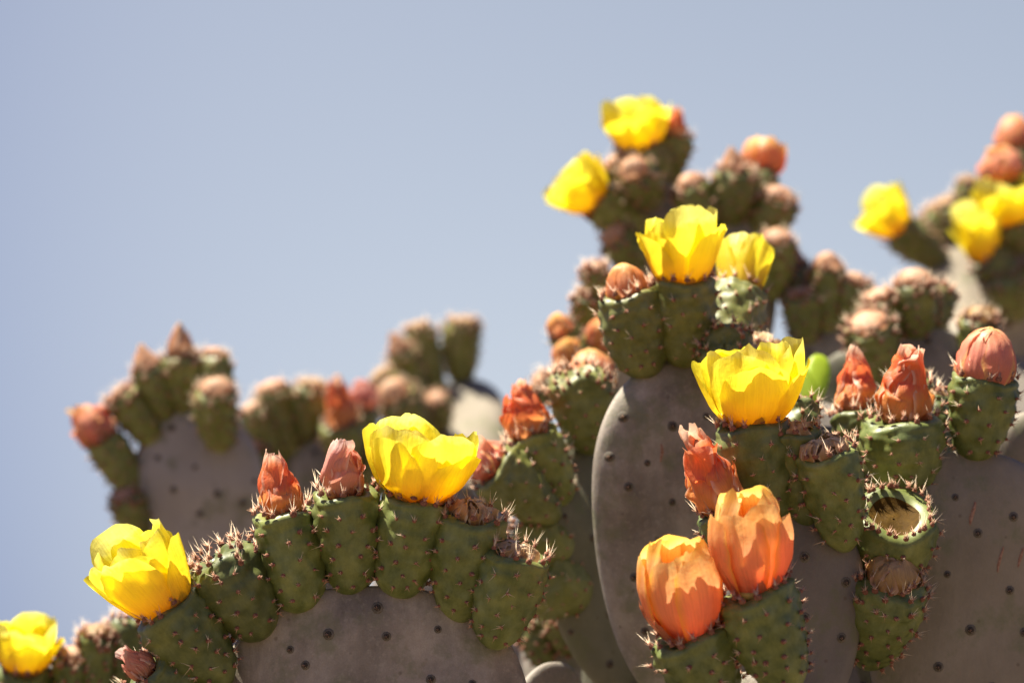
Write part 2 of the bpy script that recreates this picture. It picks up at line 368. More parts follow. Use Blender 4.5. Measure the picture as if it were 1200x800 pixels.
# ------------------------------------------------------------------ flowers and caps
def petal_mesh(Rf, Zf, phi, hw, seed, ln=1.0, nu=9, nv=11, crump=0.0, cfreq=300, twist=0.0, off=0.0, kc=1.0, jag=0.04, curl=0.0, tip=0.05, round_=0.3, base=0.42, wave=0.0):
    rng = np.random.default_rng(seed)
    u = np.linspace(-1, 1, nu); v = np.linspace(0, 1, nv)
    jg = np.interp(u, np.linspace(-1, 1, 11), rng.normal(0, jag * 1.2, 11)); jg = jg - jg.mean()
    cpos = rng.normal(0, 0.12)
    lenu = ln * (1 - round_ * np.abs(u) ** 2.6 + jg * (1 - 0.3 * np.abs(u)) + tip * np.exp(-((u - cpos) / 0.16) ** 2))
    UU, VV = np.meshgrid(u, v)
    S = VV * lenu[None, :]
    w = np.interp(VV, [0, 0.15, 0.4, 0.7, 1.0], [base, base + 0.18, 0.86, 1.0, 0.86]) * hw
    r = Rf(S) + off
    z = Zf(S)
    rc = np.maximum(kc * r, 0.002)
    ang = UU * w / rc; ang = np.clip(ang, -2.4, 2.4)
    x = rc * np.sin(ang); rad = r - rc * (1 - np.cos(ang)) + curl * (VV ** 4) + wave * np.sin(UU * 5 + seed) * VV ** 2 + (0.0007 * np.sin(UU * 13 + seed) * VV * (1 - .4 * VV) if nu > 10 else 0)
    ph = phi + twist * S
    P = np.stack([rad * np.cos(ph) - x * np.sin(ph), rad * np.sin(ph) + x * np.cos(ph), z], 2).reshape(-1, 3)
    if crump > 0:
        f1, f2, f3 = sines(rng, 5, cfreq), sines(rng, 5, cfreq), sines(rng, 5, cfreq)
        k = (np.abs(VV).ravel() ** 0.6)[:, None]
        P = P + crump * k * np.stack([f1(P), f2(P), 0.6 * f3(P)], 1) * 2
    F = [(i * nu + j, i * nu + j + 1, (i + 1) * nu + j + 1, (i + 1) * nu + j) for i in range(nv - 1) for j in range(nu - 1)]
    UV = np.stack([(UU.ravel() + 1) / 2, S.ravel()], 1)
    return P, F, UV

def curve(xs, ys):
    xs = np.array(xs); ys = np.array(ys)
    xd = np.linspace(0, 1.2, 61); yd = np.interp(xd, xs, ys)
    for _ in range(6): yd[1:-1] = (yd[:-2] + 2 * yd[1:-1] + yd[2:]) / 4
    return lambda s: np.interp(s, xd, yd)

LABEL = {'open': 'open yellow flower', 'tulip': 'closing orange flower', 'wilt': 'wilted orange red flower', 'pinkwilt': 'crumpled pink orange flower',
         'bud': 'closed pale orange flower bud', 'cone': 'pointed orange flower bud', 'dry': 'dried brown flower remnant', 'ball': 'rounded orange flower', 'salmon': 'folded salmon pink flower', 'brownbud': 'domed brown flower remnant', 'pinkball': 'rounded salmon pink flower'}

def make_cap(kind, rb, Rm, h, seed, detail, parent, mw):
    rng = np.random.default_rng(seed + 77)
    nu, nv = (17, 15) if detail > 1 else (7, 8)
    P = []      # (mesh args, material, name)
    core = None; cm = 'core'
    def ring(n, Rf, Zf, hw, material, name='petal', ph0=None, jit=0.12, lnj=0.07, **kw):
        ph0 = rng.uniform(0, 6.28) if ph0 is None else ph0
        ln = kw.pop('ln', 1.0); off = kw.pop('off', 0.0); tw = kw.pop('twist', 0.0)
        for i in range(n):
            p, f, uv = petal_mesh(Rf, Zf, ph0 + 2 * math.pi * i / n + rng.normal(0, jit), hw * rng.uniform(0.88, 1.12), int(rng.integers(1e9)),
                                  ln=ln * (1 + rng.normal(0, lnj)), nu=nu, nv=nv, off=off + rng.normal(0, 0.0008), twist=tw + rng.normal(0, abs(tw) * .3), **kw)
            b = MB(); b.add(p, f, 0, uv); P.append((b, material, name))
    if kind == 'open':
        Rf = curve([0, .1, .3, .55, .8, 1, 1.2], [rb * .62, rb * .92, Rm * .74, Rm * .92, Rm * 1.0, Rm * 1.0, Rm * .98])
        Zf = curve([0, .1, .3, .55, .8, 1, 1.2], [-0.002, h * .03, h * .22, h * .50, h * .78, h, h * 1.2])
        c = 2 * math.pi * Rm
        ring(4, Rf, Zf, c / 5 * .5 * 1.25, 'yellow', ln=0.84, off=0.0018, jag=0.012, curl=0.003, wave=.002, kc=.85, tip=.03, round_=.2, jit=.25)
        ring(5, Rf, Zf, c / 5 * .5 * 1.30, 'yellow', ln=1.0, off=-0.001, jag=0.016, curl=-0.001, wave=.0025, kc=.95, crump=.0008, cfreq=150, tip=.025, round_=.18, jit=.25, lnj=.10)
        ring(5, Rf, Zf, c / 6 * .5 * 1.1, 'yellow', ln=0.96, off=-0.006, jag=0.02, curl=-0.004, wave=.003, crump=.001, cfreq=150, tip=.03, round_=.22, jit=.2)
        ring(9, Rf, Zf, rb * .34, 'sepal', 'sepal', ln=0.20, off=0.0026, jag=0.02, tip=0.10, round_=0.62, lnj=0.22, base=.8)
        core = [(0.001, -.002), (rb * .7, -.002), (rb * .8, h * .05), (rb * .35, h * .08), (0.001, h * .16)]; cm = 'receptacle'
    elif kind == 'tulip':
        Rf = curve([0, .12, .35, .6, .85, 1, 1.2], [rb * .60, rb * .86, Rm * .93, Rm * 1.0, Rm * .88, Rm * .72, Rm * .5])
        Zf = curve([0, 1, 1.2], [-0.002, h, h * 1.16])
        c = 2 * math.pi * Rm
        ring(3, Rf, Zf, c / 4 * .5 * 1.05, 'orange', ln=0.88, off=0.0022, jag=0.01, kc=.86, wave=.0012, tip=.03, round_=.16, jit=.3)
        ring(4, Rf, Zf, c / 4 * .5 * 1.22, 'orange', ln=1.0, off=-0.0006, jag=0.014, kc=.93, wave=.002, crump=.0008, cfreq=160, tip=.02, round_=.16, jit=.2)
        ring(4, Rf, Zf, c / 5 * .5 * 1.2, 'orange', ln=0.97, off=-0.005, jag=0.03, wave=.003, crump=.0014, cfreq=200, tip=.03, round_=.2, jit=.2)
        ring(8, Rf, Zf, rb * .30, 'osepal', 'sepal', ln=0.26, off=0.0034, jag=0.02, tip=0.10, round_=0.6, lnj=0.3, base=.8)
        core = [(0.001, -.002), (rb * .7, -.002), (rb * .8, h * .05), (rb * .35, h * .08), (0.001, h * .16)]; cm = 'receptacle'
    elif kind in ('wilt', 'pinkwilt', 'salmon'):
        mt = {'wilt': 'wilted', 'pinkwilt': 'pinkwilt', 'salmon': 'pink'}[kind]
        if kind == 'salmon': rr = [rb * .6, Rm * .85, Rm, Rm * .95, Rm * .6, Rm * .30]
        elif kind == 'pinkwilt': rr = [rb * .6, Rm * .85, Rm, Rm * .88, Rm * .62, Rm * .45]
        else: rr = [rb * .6, Rm * .95, Rm, Rm * .78, Rm * .52, Rm * .36]
        Rf = curve([0, .12, .35, .6, .85, 1.1], rr); Zf = curve([0, 1, 1.2], [-0.002, h, h * 1.15])
        cr = min(0.0030, Rm * .15)
        ring(5, Rf, Zf, Rm * .62, mt, ln=0.55, off=0.0015, jag=0.03, crump=cr, cfreq=300, twist=.5, lnj=.25, kc=.8, tip=.04, round_=.15)
        ring(5, Rf, Zf, Rm * .70, mt, ln=0.86, off=0.0, jag=0.03, crump=cr, cfreq=280, twist=.7, lnj=.16, kc=.75, tip=.03, round_=.15)
        ring(4, Rf, Zf, Rm * .60, mt, ln=1.0, off=-0.001, jag=0.02, crump=cr, cfreq=260, twist=.9, lnj=.06, kc=.7, tip=.0, round_=.08)
        ring(8, Rf, Zf, rb * .26, 'osepal', 'sepal', ln=0.24, off=0.002, jag=0.03, tip=0.10, round_=0.6, lnj=0.4, base=.8, crump=.0006)
        core = [(0.001, -.002), (rr[1] * .8, 0.0), (rr[2] * .72, h * .35), (rr[3] * .62, h * .58), (rr[4] * .45, h * .8), (0.001, h * .88)]
    elif kind in ('bud', 'cone', 'ball', 'brownbud', 'pinkball'):
        mt = {'bud': 'bud', 'cone': 'bud', 'ball': 'orange', 'brownbud': 'brownbud', 'pinkball': 'pink'}[kind]
        if kind == 'cone': rr = [Rm * .9, Rm, Rm * .92, Rm * .70, Rm * .42, Rm * .12, 0.0005]
        else: rr = [Rm * .9, Rm, Rm * .98, Rm * .87, Rm * .66, Rm * .32, 0.0005]
        zz = [-.002, h * .17, h * .38, h * .58, h * .78, h * .95, h * 1.0] if kind != 'cone' else [-.002, h * .15, h * .33, h * .5, h * .7, h * .93, h]
        ss = [0, .17, .33, .5, .67, .88, 1.0]
        Rf = curve(ss, rr); Zf = curve(ss, zz)
        ck = .0016 if kind == 'brownbud' else .0007
        ring(6, Rf, Zf, Rm * .60, mt, ln=0.55, off=0.0026, jag=0.03, tip=.12, round_=.5, lnj=.2, crump=ck)
        ring(6, Rf, Zf, Rm * .66, mt, ln=0.82, off=0.0016, jag=0.03, tip=.10, round_=.45, lnj=.12, crump=ck)
        ring(5, Rf, Zf, Rm * .62, mt, ln=1.0, off=0.0008, jag=0.03, tip=.04, round_=.35, lnj=.05, crump=ck)
        core = [(0.001, -.003)] + [(a * .94, b * .96) for a, b in zip(rr[:-1], zz[:-1])] + [(0.001, h * .95)]
        if kind == 'brownbud': cm = 'drycore'
    elif kind == 'dry':
        Rf = curve([0, .2, .5, .8, 1.2], [Rm * .95, Rm * 1.02, Rm * .9, Rm * .62, Rm * .3]); Zf = curve([0, .3, .6, 1, 1.2], [-.002, h * .45, h * .8, h, h * .95])
        ring(9, Rf, Zf, Rm * .34, 'dried', ln=0.9, off=0.001, jag=0.08, crump=.0018, cfreq=450, lnj=.3, tip=.15, round_=.5, base=.6)
        ring(8, Rf, Zf, Rm * .30, 'dried', ln=1.0, off=-0.003, jag=0.08, crump=.002, cfreq=450, lnj=.3, tip=.15, round_=.5, base=.6)
        core = [(0.001, -.003), (Rm * .85, -.001), (Rm * .8, h * .35), (Rm * .5, h * .62), (0.001, h * .7)]; cm = 'drycore'
    V, F = lathe(core, 20)
    f1 = sines(rng, 5, 250); V = V + V / np.maximum(np.linalg.norm(V, axis=1), 1e-4)[:, None] * (0.0008 * f1(V))[:, None]
    b = MB(); b.add(V, F)
    fl = link('flower', b.mesh('flower', [M[cm]]), parent, mw)
    fl['label'] = LABEL[kind]
    for b, mt, nm in P:
        link(nm, b.mesh(nm, [M[mt]], uv=True), fl)
    if kind in ('open', 'tulip') and detail > 1:
        b = MB()
        for i in range(110):
            a = rng.uniform(0, 6.28); r0 = rb * .6 * math.sqrt(rng.random()); hh = h * rng.uniform(.35, .52)
            g, gf = cone(np.array([r0 * math.cos(a), r0 * math.sin(a), h * .04]), [math.cos(a) * .35, math.sin(a) * .35, 1], hh, 0.0004, 3); b.add(g, gf)
            tp = g[-1]; hs, hf = lathe([(.0002, -.0012), (.0008, 0), (.0002, .0012)], 4); b.add(hs + tp, hf)
        st = link('stamens', b.mesh('stamens', [M['stamen']]), fl); st['kind'] = 'stuff'
    return fl

# ------------------------------------------------------------------ pads
PADS = {}
def areole_mesh():
    mb = MB()
    V, F = lathe([(.0044, -.0006), (.0036, .0005), (.0024, .0006)], 9); V[:, :2] *= 1; mb.add(V, F, 1)
    V, F = lathe([(.0026, .0003), (.0020, .0014), (.0008, .0020), (.00005, .0021)], 8); mb.add(V, F, 0)
    rng = np.random.default_rng(5)
    for i in range(6):
        g, gf = cone(np.array([rng.normal(0, .0008), rng.normal(0, .0008), .0012]), [rng.normal(0, .5), rng.normal(0, .5), 1], rng.uniform(.002, .0035), .0003, 3); mb.add(g, gf, 2)
    return mb.mesh('areole', [M['padareole'], M['padring'], M['glochid']])
AREOLE = areole_mesh()

def outline(th, a, b, n=2.35, obo=0.14):
    c, s = math.cos(th), math.sin(th)
    x = a * math.copysign(abs(c) ** (2 / n), c); z = b * math.copysign(abs(s) ** (2 / n), s)
    return x * (1 + obo * (z / b)) / (1 + 0.3 * obo), z

def pad_mesh(a, b, T, seed, hi=True, cup=0.0):
    rng = np.random.default_rng(seed)
    nt, nrho = (96, 18) if hi else (40, 8)
    rho = np.sin(np.linspace(0, 1, nrho + 1)[1:] * math.pi / 2)
    n1, n2, n3 = sines(rng, 6, 22), sines(rng, 7, 65), sines(rng, 5, 30)
    V = []; F = []
    th = np.linspace(0, 2 * np.pi, nt, endpoint=False)
    O = np.array([outline(t, a, b) for t in th])
    wob = 1 + 0.024 * n1(np.stack([O[:, 0] * 1, O[:, 1] * 0, O[:, 1]], 1)) + 0.011 * n2(np.stack([O[:, 0], O[:, 1] * 0, O[:, 1]], 1))
    O = O * wob[:, None]
    for sgn in (-1, 1):
        c = np.array([[0, sgn * T, 0.0]]); V.append(c)
        for r in rho:
            y = sgn * T * (0.55 * (1 - r ** 6) ** 0.5 + 0.45 * (1 - r ** 2))
            P = np.stack([O[:, 0] * r, np.full(nt, y), O[:, 1] * r], 1); V.append(P)
    V = np.concatenate(V); half = 1 + nt * len(rho)
    V[:, 1] += 0.008 * n3(V) + 0.0026 * n2(V) * np.minimum(1, np.abs(V[:, 1]) / T * 2)
    V[:, 1] += cup * ((V[:, 0] / a) ** 2) * a
    for h in (0, 1):
        o = h * half
        for j in range(nt):
            k = (j + 1) % nt
            f = (o, o + 1 + j, o + 1 + k); F.append(f if h == 0 else f[::-1])
            for i in range(len(rho) - 1):
                p = o + 1 + i * nt
                f = (p + j, p + nt + j, p + nt + k, p + k); F.append(f if h == 0 else f[::-1])
    e0, e1 = 1 + (len(rho) - 1) * nt, half + 1 + (len(rho) - 1) * nt
    # both outer rings coincide: weld by remapping
    m = {e1 + j: e0 + j for j in range(nt)}
    F = [tuple(m.get(i, i) for i in f) for f in F]
    mb = MB(); mb.add(V, F)
    me = mb.mesh('pad', [M['pad']])
    bmv = [i for i in range(e1, e1 + nt)]
    import bmesh
    bm = bmesh.new(); bm.from_mesh(me); bm.verts.ensure_lookup_table()
    bmesh.ops.delete(bm, geom=[bm.verts[i] for i in bmv], context='VERTS')
    bmesh.ops.recalc_face_normals(bm, faces=bm.faces[:]); bm.to_mesh(me); bm.free()
    return me, (n2, n3)

ROOTS = {}
def cactus(key, px, d, label):
    p = at(px, 400, d)
    e = bpy.data.objects.new('prickly_pear_cactus', None); COL.objects.link(e)
    e.empty_display_size = 0.1; e.location = (p.x, p.y, 0); e['label'] = label; e['category'] = 'cactus'; e['group'] = 'prickly pear cacti'
    ROOTS[key] = e
    return e

def frame(x, y, z, o): return Matrix(((x.x, y.x, z.x, o.x), (x.y, y.y, z.y, o.y), (x.z, y.z, z.z, o.z), (0, 0, 0, 1)))

def pad(key, ck, cx, cy, d, a, b, tilt=0, yaw=0, lean=0, T=0.019, seed=1, areoles=True, cup=0.0, skin='pad'):
    """centre, half width and half height in target pixels at depth d; tilt clockwise in the image, lean backwards, yaw about the pad's axis (degrees)"""
    s = px_size(d); root = ROOTS[ck]
    A, B = a * s, b * s
    t, y, ln = math.radians(tilt), math.radians(yaw), math.radians(lean)
    z = UP * math.cos(t) + RIGHT * math.sin(t); x = RIGHT * math.cos(t) - UP * math.sin(t)
    z = (Matrix.Rotation(-ln, 3, x) @ z); 
    x = (Matrix.Rotation(y, 3, z) @ x); yv = z.cross(x)
    o = at(cx, cy, d)
    mw = frame(x, yv, z, o)
    me, fn = pad_mesh(A, B, T, seed, True, cup)
    loc = mw.copy(); loc.translation = o - root.location
    me.materials[0] = M[skin]
    ob = link('pad', me, root, loc)
    PADS[key] = dict(o=o, x=x, y=yv, z=z, A=A, B=B, T=T, ck=ck, ob=ob, d=d)
    if areoles:
        rng = np.random.default_rng(seed + 9); st = 0.043
        from mathutils.bvhtree import BVHTree
        bv = BVHTree.FromPolygons([v.co for v in me.vertices], [tuple(p.vertices) for p in me.polygons])
        i = 0
        for iz in range(-12, 13):
            for ix in range(-8, 9):
                X = (ix + 0.5 * (iz % 2)) * st + rng.normal(0, .006); Z = iz * st * .76 + rng.normal(0, .006)
                if (abs(X) / A) ** 2.35 + (abs(Z) / B) ** 2.35 > 0.84: continue
                hit = bv.ray_cast(Vector((X, -0.2, Z)), Vector((0, 1, 0)))
                if hit[0] is None: continue
                nrm = hit[1]; q = nrm.to_track_quat('Z', 'Y')
                ao = link('areole', AREOLE, ob, Matrix.LocRotScale(hit[0] + nrm * .0001, q, Vector((1, 1, 1)) * rng.uniform(.75, 1.2)))
    return ob

CHAINM = [pad_mesh(0.105, 0.19, 0.014, 900 + i, False)[0] for i in range(4)]
def chain(key, rng):
    """older pads below a visible pad, one on top of the other, down into the ground"""
    P = PADS[key]; root = ROOTS[P['ck']]
    p = P['o'] - P['z'] * (P['B'] * 0.97); k = 0
    while p.z > 0.0 and k < 9:
        me = CHAINM[(k + len(key)) % 4]
        z = Vector((rng.normal(0, .10), rng.normal(0.06, .08), 1)).normalized()
        x = Vector((1, rng.normal(0, .5), 0)); x = (x - z * x.dot(z)).normalized(); y = z.cross(x)
        c = p - z * 0.178
        loc = frame(x, y, z, c - root.location); link('pad', me, root, loc)
        p = c - z * 0.182; k += 1

def fruit(pk, bx, by, tx, ty, w, cap=None, cw=0, ch=0, dd=0.0, bo=0.0, seed=0, cdir=None, detail=None, snap=True):
    """base and top in target pixels; w width; cw, ch cap width and height (px); dd top further away (m); bo base nearer the camera (m)"""
    P = PADS[pk]; root = ROOTS[P['ck']]
    # base: meet the pad's plane along the pixel's ray, then onto its rim
    r = ray(bx, by); den = r.dot(P['y'])
    dep = (P['o'] - CAM).dot(P['y']) / den if abs(den) > 0.25 else P['d']
    dep = min(max(dep, P['d'] - 0.12), P['d'] + 0.12)
    q = CAM + r * dep - P['o']
    X, Z = q.dot(P['x']), q.dot(P['z'])
    rho = ((abs(X) / P['A']) ** 2.35 + (abs(Z) / P['B']) ** 2.35) ** (1 / 2.35)
    if rho > 0.97 and snap:
        k = 0.97 / rho
        if rho * 1.0 > 1.12: print('SNAP', pk, bx, by, 'rho %.2f' % rho, 'shift px %.0f' % ((1 - k) * math.hypot(X, Z) / px_size(dep)))
        X *= k; Z *= k
    yo = -P['T'] * 0.55 * (1 if rho < 0.85 else 0)
    base = P['o'] + P['x'] * X + P['z'] * Z + P['y'] * yo - FWD * bo
    bd = (base - CAM).dot(FWD)
    top = at(tx, ty, bd + dd)
    ax = top - base; L = ax.length; z = ax.normalized()
    s = px_size(bd); W = w * s * (1.10 if bd < 2.16 else 1.0)
    if cap and cap != 'cut' and -0.008 < dd < 0.006: dd -= 0.010; top = at(tx, ty, bd + dd); ax = top - base; L = ax.length; z = ax.normalized()
    if detail is None: detail = 2 if bd < 2.16 else 1
    if seed == 0: seed = int(bx * 7 + by * 13)
    rng = random.Random(seed)
    x = Vector((rng.uniform(-1, 1), rng.uniform(-1, 1), rng.uniform(-1, 1))); x = (x - z * x.dot(z)).normalized(); y = z.cross(x)
    base = base - z * 0.003; L += 0.003
    me, ma, msp = make_fruit(W, L, seed, detail, cap, 'fruit' if P['ck'] in 'ABQP' else 'ripefruit')
    fo = link('fruit', me, root, frame(x, y, z, base - root.location))
    a = link('areoles', ma, fo); a['kind'] = 'stuff'
    if msp: a = link('spines', msp, fo); a['kind'] = 'stuff'
    if cap and cap != 'cut':
        cz = z
        if cdir is not None:
            t = math.radians(cdir); cz = (RIGHT * math.sin(t) + UP * math.cos(t) + FWD * (z.dot(FWD))).normalized()
        cx = (x - cz * x.dot(cz)).normalized(); cy_ = cz.cross(cx)
        o = base + z * (L * 0.965)
        rb = W / 2 * 0.70
        if cap in ('bud', 'brownbud', 'cone'): cw = min(cw, w * .66); rb = W / 2 * .6
        Rm = cw * s / 2; h = ch * s * (1.2 if cap in ('wilt', 'pinkwilt', 'cone', 'salmon') else 1.0)
        make_cap(cap, min(rb, Rm * 1.05), Rm, h, seed, detail, root, frame(cx, cy_, cz, o - root.location))
    return fo

# ------------------------------------------------------------------ ground
gm = MB(); N = 60
g = np.linspace(-1, 1, N); gx = np.sign(g) * np.abs(g) ** 3 * 1500
GX, GY = np.meshgrid(gx, gx); rngg = np.random.default_rng(3); f = sines(rngg, 5, 0.5)
GP = np.stack([GX.ravel(), GY.ravel(), np.zeros(N * N)], 1); GP[:, 2] = 0.03 * f(GP) - 0.03
gm.add(GP, [(i * N + j, i * N + j + 1, (i + 1) * N + j + 1, (i + 1) * N + j) for i in range(N - 1) for j in range(N - 1)])
go = link('ground', gm.mesh('ground', [M['soil']])); go['kind'] = 'structure'

# ------------------------------------------------------------------ the cacti
RNG = np.random.default_rng(11)
cactus('A', 434, 1.80, 'cactus with broad grey pad crowned by seven fruits and a wide-open yellow flower')
cactus('B', 40, 2.25, 'low cactus with a single yellow flower beside small dark fruits')
cactus('C', 235, 2.65, 'cactus with pale upright pad ringed by conical orange-tipped fruits and one salmon flower')
cactus('D', 370, 2.85, 'cactus with dusky pad and a row of dark fruits, one with a red bud')
cactus('E', 540, 3.10, 'cactus with sunlit cream pad carrying two tall bare fruits against the sky')
cactus('F', 690, 2.10, 'cactus with narrow shaded pad and fruits leaning out, one with a wilted red-orange flower')
cactus('H', 685, 2.25, 'small cactus with low grey pad and a fruit with dusty pink dome')
cactus('G', 812, 2.02, 'cactus with tall oval grey pad topped by two green fruits and a bright yellow flower')
cactus('Q', 900, 1.80, 'cactus with two large orange tulip-shaped flowers below a yellow flower')
cactus('P', 1130, 1.92, 'cactus with broad shaded pad, fruits with wilted orange flowers and one cut open fruit')
cactus('S', 1080, 2.42, 'cactus with cluster of pale-topped fruits behind the wilted orange flowers')
cactus('T', 970, 2.62, 'cactus with slim dark fruits and small peach buds behind the bright green young pad')
cactus('U', 775, 2.70, 'tall cactus with two round yellow flowers and a peach flower highest against the sky')
cactus('V', 680, 2.50, 'cactus with small fruits and round orange buds left of the tall oval pad')
cactus('W', 1140, 3.0, 'tall cactus with three yellow flowers, an orange flower and a sunlit cream pad')

# front left
pad('A', 'A', 434, 902, 1.82, 192, 217, seed=21, lean=4)
fruit('A', 258, 792, 196, 708, 80, 'open', 104, 92, dd=-.005, seed=31, cdir=-34, bo=.008)
fruit('A', 215, 838, 170, 785, 66, 'pinkwilt', 30, 32, dd=-.02, seed=32)
fruit('A', 308, 742, 252, 652, 80, None, dd=-.012, seed=33)
fruit('A', 354, 712, 332, 600, 72, 'wilt', 46, 60, dd=.004, seed=34)
fruit('A', 411, 692, 404, 576, 72, 'pinkwilt', 46, 54, dd=-.006, seed=35)
fruit('A', 466, 694, 491, 583, 78, 'open', 132, 88, dd=.002, seed=36, cdir=6, bo=.004)
fruit('A', 538, 722, 553, 604, 80, 'dry', 50, 22, dd=-.004, seed=37)
fruit('A', 582, 748, 606, 648, 72, 'dry', 46, 16, dd=-.012, seed=38, bo=.012)

# far left bottom
pad('B', 'B', 60, 900, 2.25, 110, 120, seed=41, lean=5)
fruit('B', 28, 830, 28, 782, 66, 'open', 76, 56, seed=42)
fruit('B', 78, 825, 86, 770, 40, 'bud', 30, 16, seed=43)
fruit('B', 115, 815, 112, 742, 40, 'brownbud', 34, 14, seed=44)
fruit('B', 150, 810, 148, 726, 42, None, seed=45)

# left rear
pad('C', 'C', 240, 605, 2.68, 78, 128, tilt=-9, seed=51, lean=0, skin='litpad')
fruit('C', 160, 582, 122, 514, 46, 'salmon', 46, 44, seed=52, cdir=-38)
fruit('C', 164, 628, 146, 580, 40, 'bud', 26, 10, dd=-.02, seed=53)
fruit('C', 184, 520, 140, 462, 46, 'bud', 34, 10, dd=-.01, seed=54)
fruit('C', 196, 492, 174, 430, 42, 'cone', 28, 26, seed=55)
fruit('C', 214, 484, 212, 416, 42, 'cone', 32, 34, seed=56)
fruit('C', 244, 488, 250, 418, 44, 'bud', 36, 14, dd=.01, bo=-.01, seed=57)
fruit('C', 264, 524, 253, 456, 48, 'bud', 40, 16, dd=-.03, bo=.02, seed=58)

# mid rear
pad('D', 'D', 380, 622, 2.92, 60, 116, seed=61, tilt=2)
fruit('D', 318, 524, 296, 478, 40, 'bud', 30, 10, dd=-.02, seed=62)
fruit('D', 336, 516, 318, 456, 46, 'bud', 38, 14, dd=.0, seed=63)
fruit('D', 358, 512, 366, 452, 44, 'brownbud', 34, 12, seed=64)
fruit('D', 318, 570, 298, 522, 38, 'bud', 32, 12, dd=-.02, seed=65)
fruit('D', 408, 550, 401, 496, 48, 'wilt', 34, 48, dd=-.02, bo=.015, seed=66)
fruit('D', 418, 530, 424, 478, 40, 'pinkwilt', 34, 30, seed=67)
fruit('D', 440, 580, 446, 520, 46, None, dd=-.01, seed=68)

# centre rear
pad('E', 'E', 541, 512, 3.12, 56, 120, seed=71, lean=58, areoles=False, skin='olivepad')
fruit('E', 540, 434, 541, 376, 46, 'brownbud', 34, 8, seed=72)
fruit('E', 508, 452, 489, 384, 40, 'brownbud', 30, 10, seed=73)
fruit('E', 492, 470, 468, 410, 34, 'cone', 28, 22, seed=74, dd=-.02)
fruit('E', 490, 490, 446, 442, 36, 'brownbud', 30, 12, seed=75)
fruit('E', 496, 520, 462, 462, 52, 'bud', 44, 22, seed=76, dd=-.04, bo=.03)
fruit('E', 516, 510, 512, 468, 32, 'bud', 26, 10, seed=77, dd=-.03, bo=.02)

# centre: narrow shaded pad
pad('F', 'F', 712, 670, 2.14, 100, 165, tilt=-18, yaw=38, seed=81, skin='shadegreen')
fruit('F', 642, 606, 578, 548, 60, 'salmon', 44, 36, dd=-.01, bo=.02, seed=82)
fruit('F', 648, 592, 620, 508, 62, 'wilt', 48, 56, dd=.0, seed=83, cdir=-12)
fruit('F', 692, 526, 674, 436, 64, None, dd=-.015, bo=.02, seed=84)
fruit('F', 706, 516, 696, 452, 50, 'ball', 50, 50, dd=.02, bo=-.03, seed=85)
fruit('F', 660, 650, 604, 620, 66, None, dd=-.0, bo=.0, seed=86)
fruit('F', 680, 700, 630, 680, 70, None, dd=-.0, bo=.0, seed=87)
pad('H', 'H', 690, 850, 2.28, 78, 96, tilt=8, seed=91, skin='pad', lean=3)
fruit('H', 668, 762, 660, 716, 58, 'bud', 44, 14, dd=-.02, seed=92)
fruit('H', 640, 780, 626, 726, 44, 'bud', 30, 10, dd=.01, seed=93)

# tall oval pad
pad('G', 'G', 815, 630, 2.02, 124, 211, tilt=-3, seed=101, lean=2, yaw=10, T=.023)
fruit('G', 758, 438, 736, 344, 66, 'ball', 44, 40, dd=-.008, seed=102)
fruit('G', 803, 424, 799, 328, 68, 'open', 90, 78, dd=.0, seed=103)
fruit('G', 850, 430, 866, 345, 62, 'open', 66, 78, dd=.05, bo=-.02, seed=104, cdir=14)
fruit('G', 862, 440, 848, 402, 60, None, dd=-.04, seed=105)
fruit('G', 880, 452, 890, 416, 62, 'dry', 54, 26, dd=.01, seed=106)

# right front
pad('Q', 'Q', 930, 735, 1.86, 84, 138, tilt=6, seed=111, lean=2, skin='shadepad')
fruit('Q', 900, 606, 880, 494, 80, 'open', 122, 92, dd=.0, bo=.0, seed=112, cdir=-1)
fruit('Q', 928, 606, 936, 476, 46, 'dry', 38, 14, dd=.05, bo=-.02, seed=113)
fruit('Q', 944, 612, 930, 505, 58, 'dry', 48, 14, dd=-.0, bo=.005, seed=114)
fruit('Q', 988, 638, 966, 528, 68, 'dry', 56, 20, dd=-.02, bo=.012, seed=115)
fruit('Q', 880, 660, 846, 594, 62, 'wilt', 54, 84, dd=-.01, bo=.012, seed=116, cdir=-22)
pad('Q2', 'Q', 886, 900, 1.76, 88, 112, tilt=10, yaw=-25, seed=121, areoles=False)
fruit('Q2', 852, 832, 804, 742, 86, 'tulip', 94, 112, dd=-.005, bo=.012, seed=122, cdir=-10)
fruit('Q2', 924, 800, 884, 690, 88, 'tulip', 92, 118, dd=-.0, bo=.015, seed=123, cdir=-6)

# right pad
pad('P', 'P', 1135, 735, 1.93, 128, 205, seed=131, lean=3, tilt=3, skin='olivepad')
fruit('P', 1062, 574, 1056, 490, 88, 'wilt', 60, 74, dd=-.008, bo=-.004, seed=132, cdir=6)
fruit('P', 1034, 684, 1048, 602, 94, 'cut', dd=-.046, bo=.006, seed=133)
fruit('P', 1008, 772, 1044, 676, 86, 'brownbud', 58, 34, dd=-.045, bo=.022, seed=134)
fruit('P', 1142, 534, 1154, 440, 72, 'pinkball', 64, 60, dd=.0, seed=135)
fruit('P', 1100, 552, 1092, 470, 46, 'dry', 34, 18, dd=.03, bo=-.03, seed=136)
fruit('P', 1080, 540, 1066, 450, 58, 'brownbud', 48, 30, dd=.05, bo=-.03, seed=137)
fruit('P', 1034, 570, 1000, 482, 54, 'wilt', 44, 62, dd=.01, bo=-.05, seed=138, cdir=2)
pad('P2', 'P', 1215, 590, 2.08, 70, 110, seed=139, tilt=4, skin='olivepad')

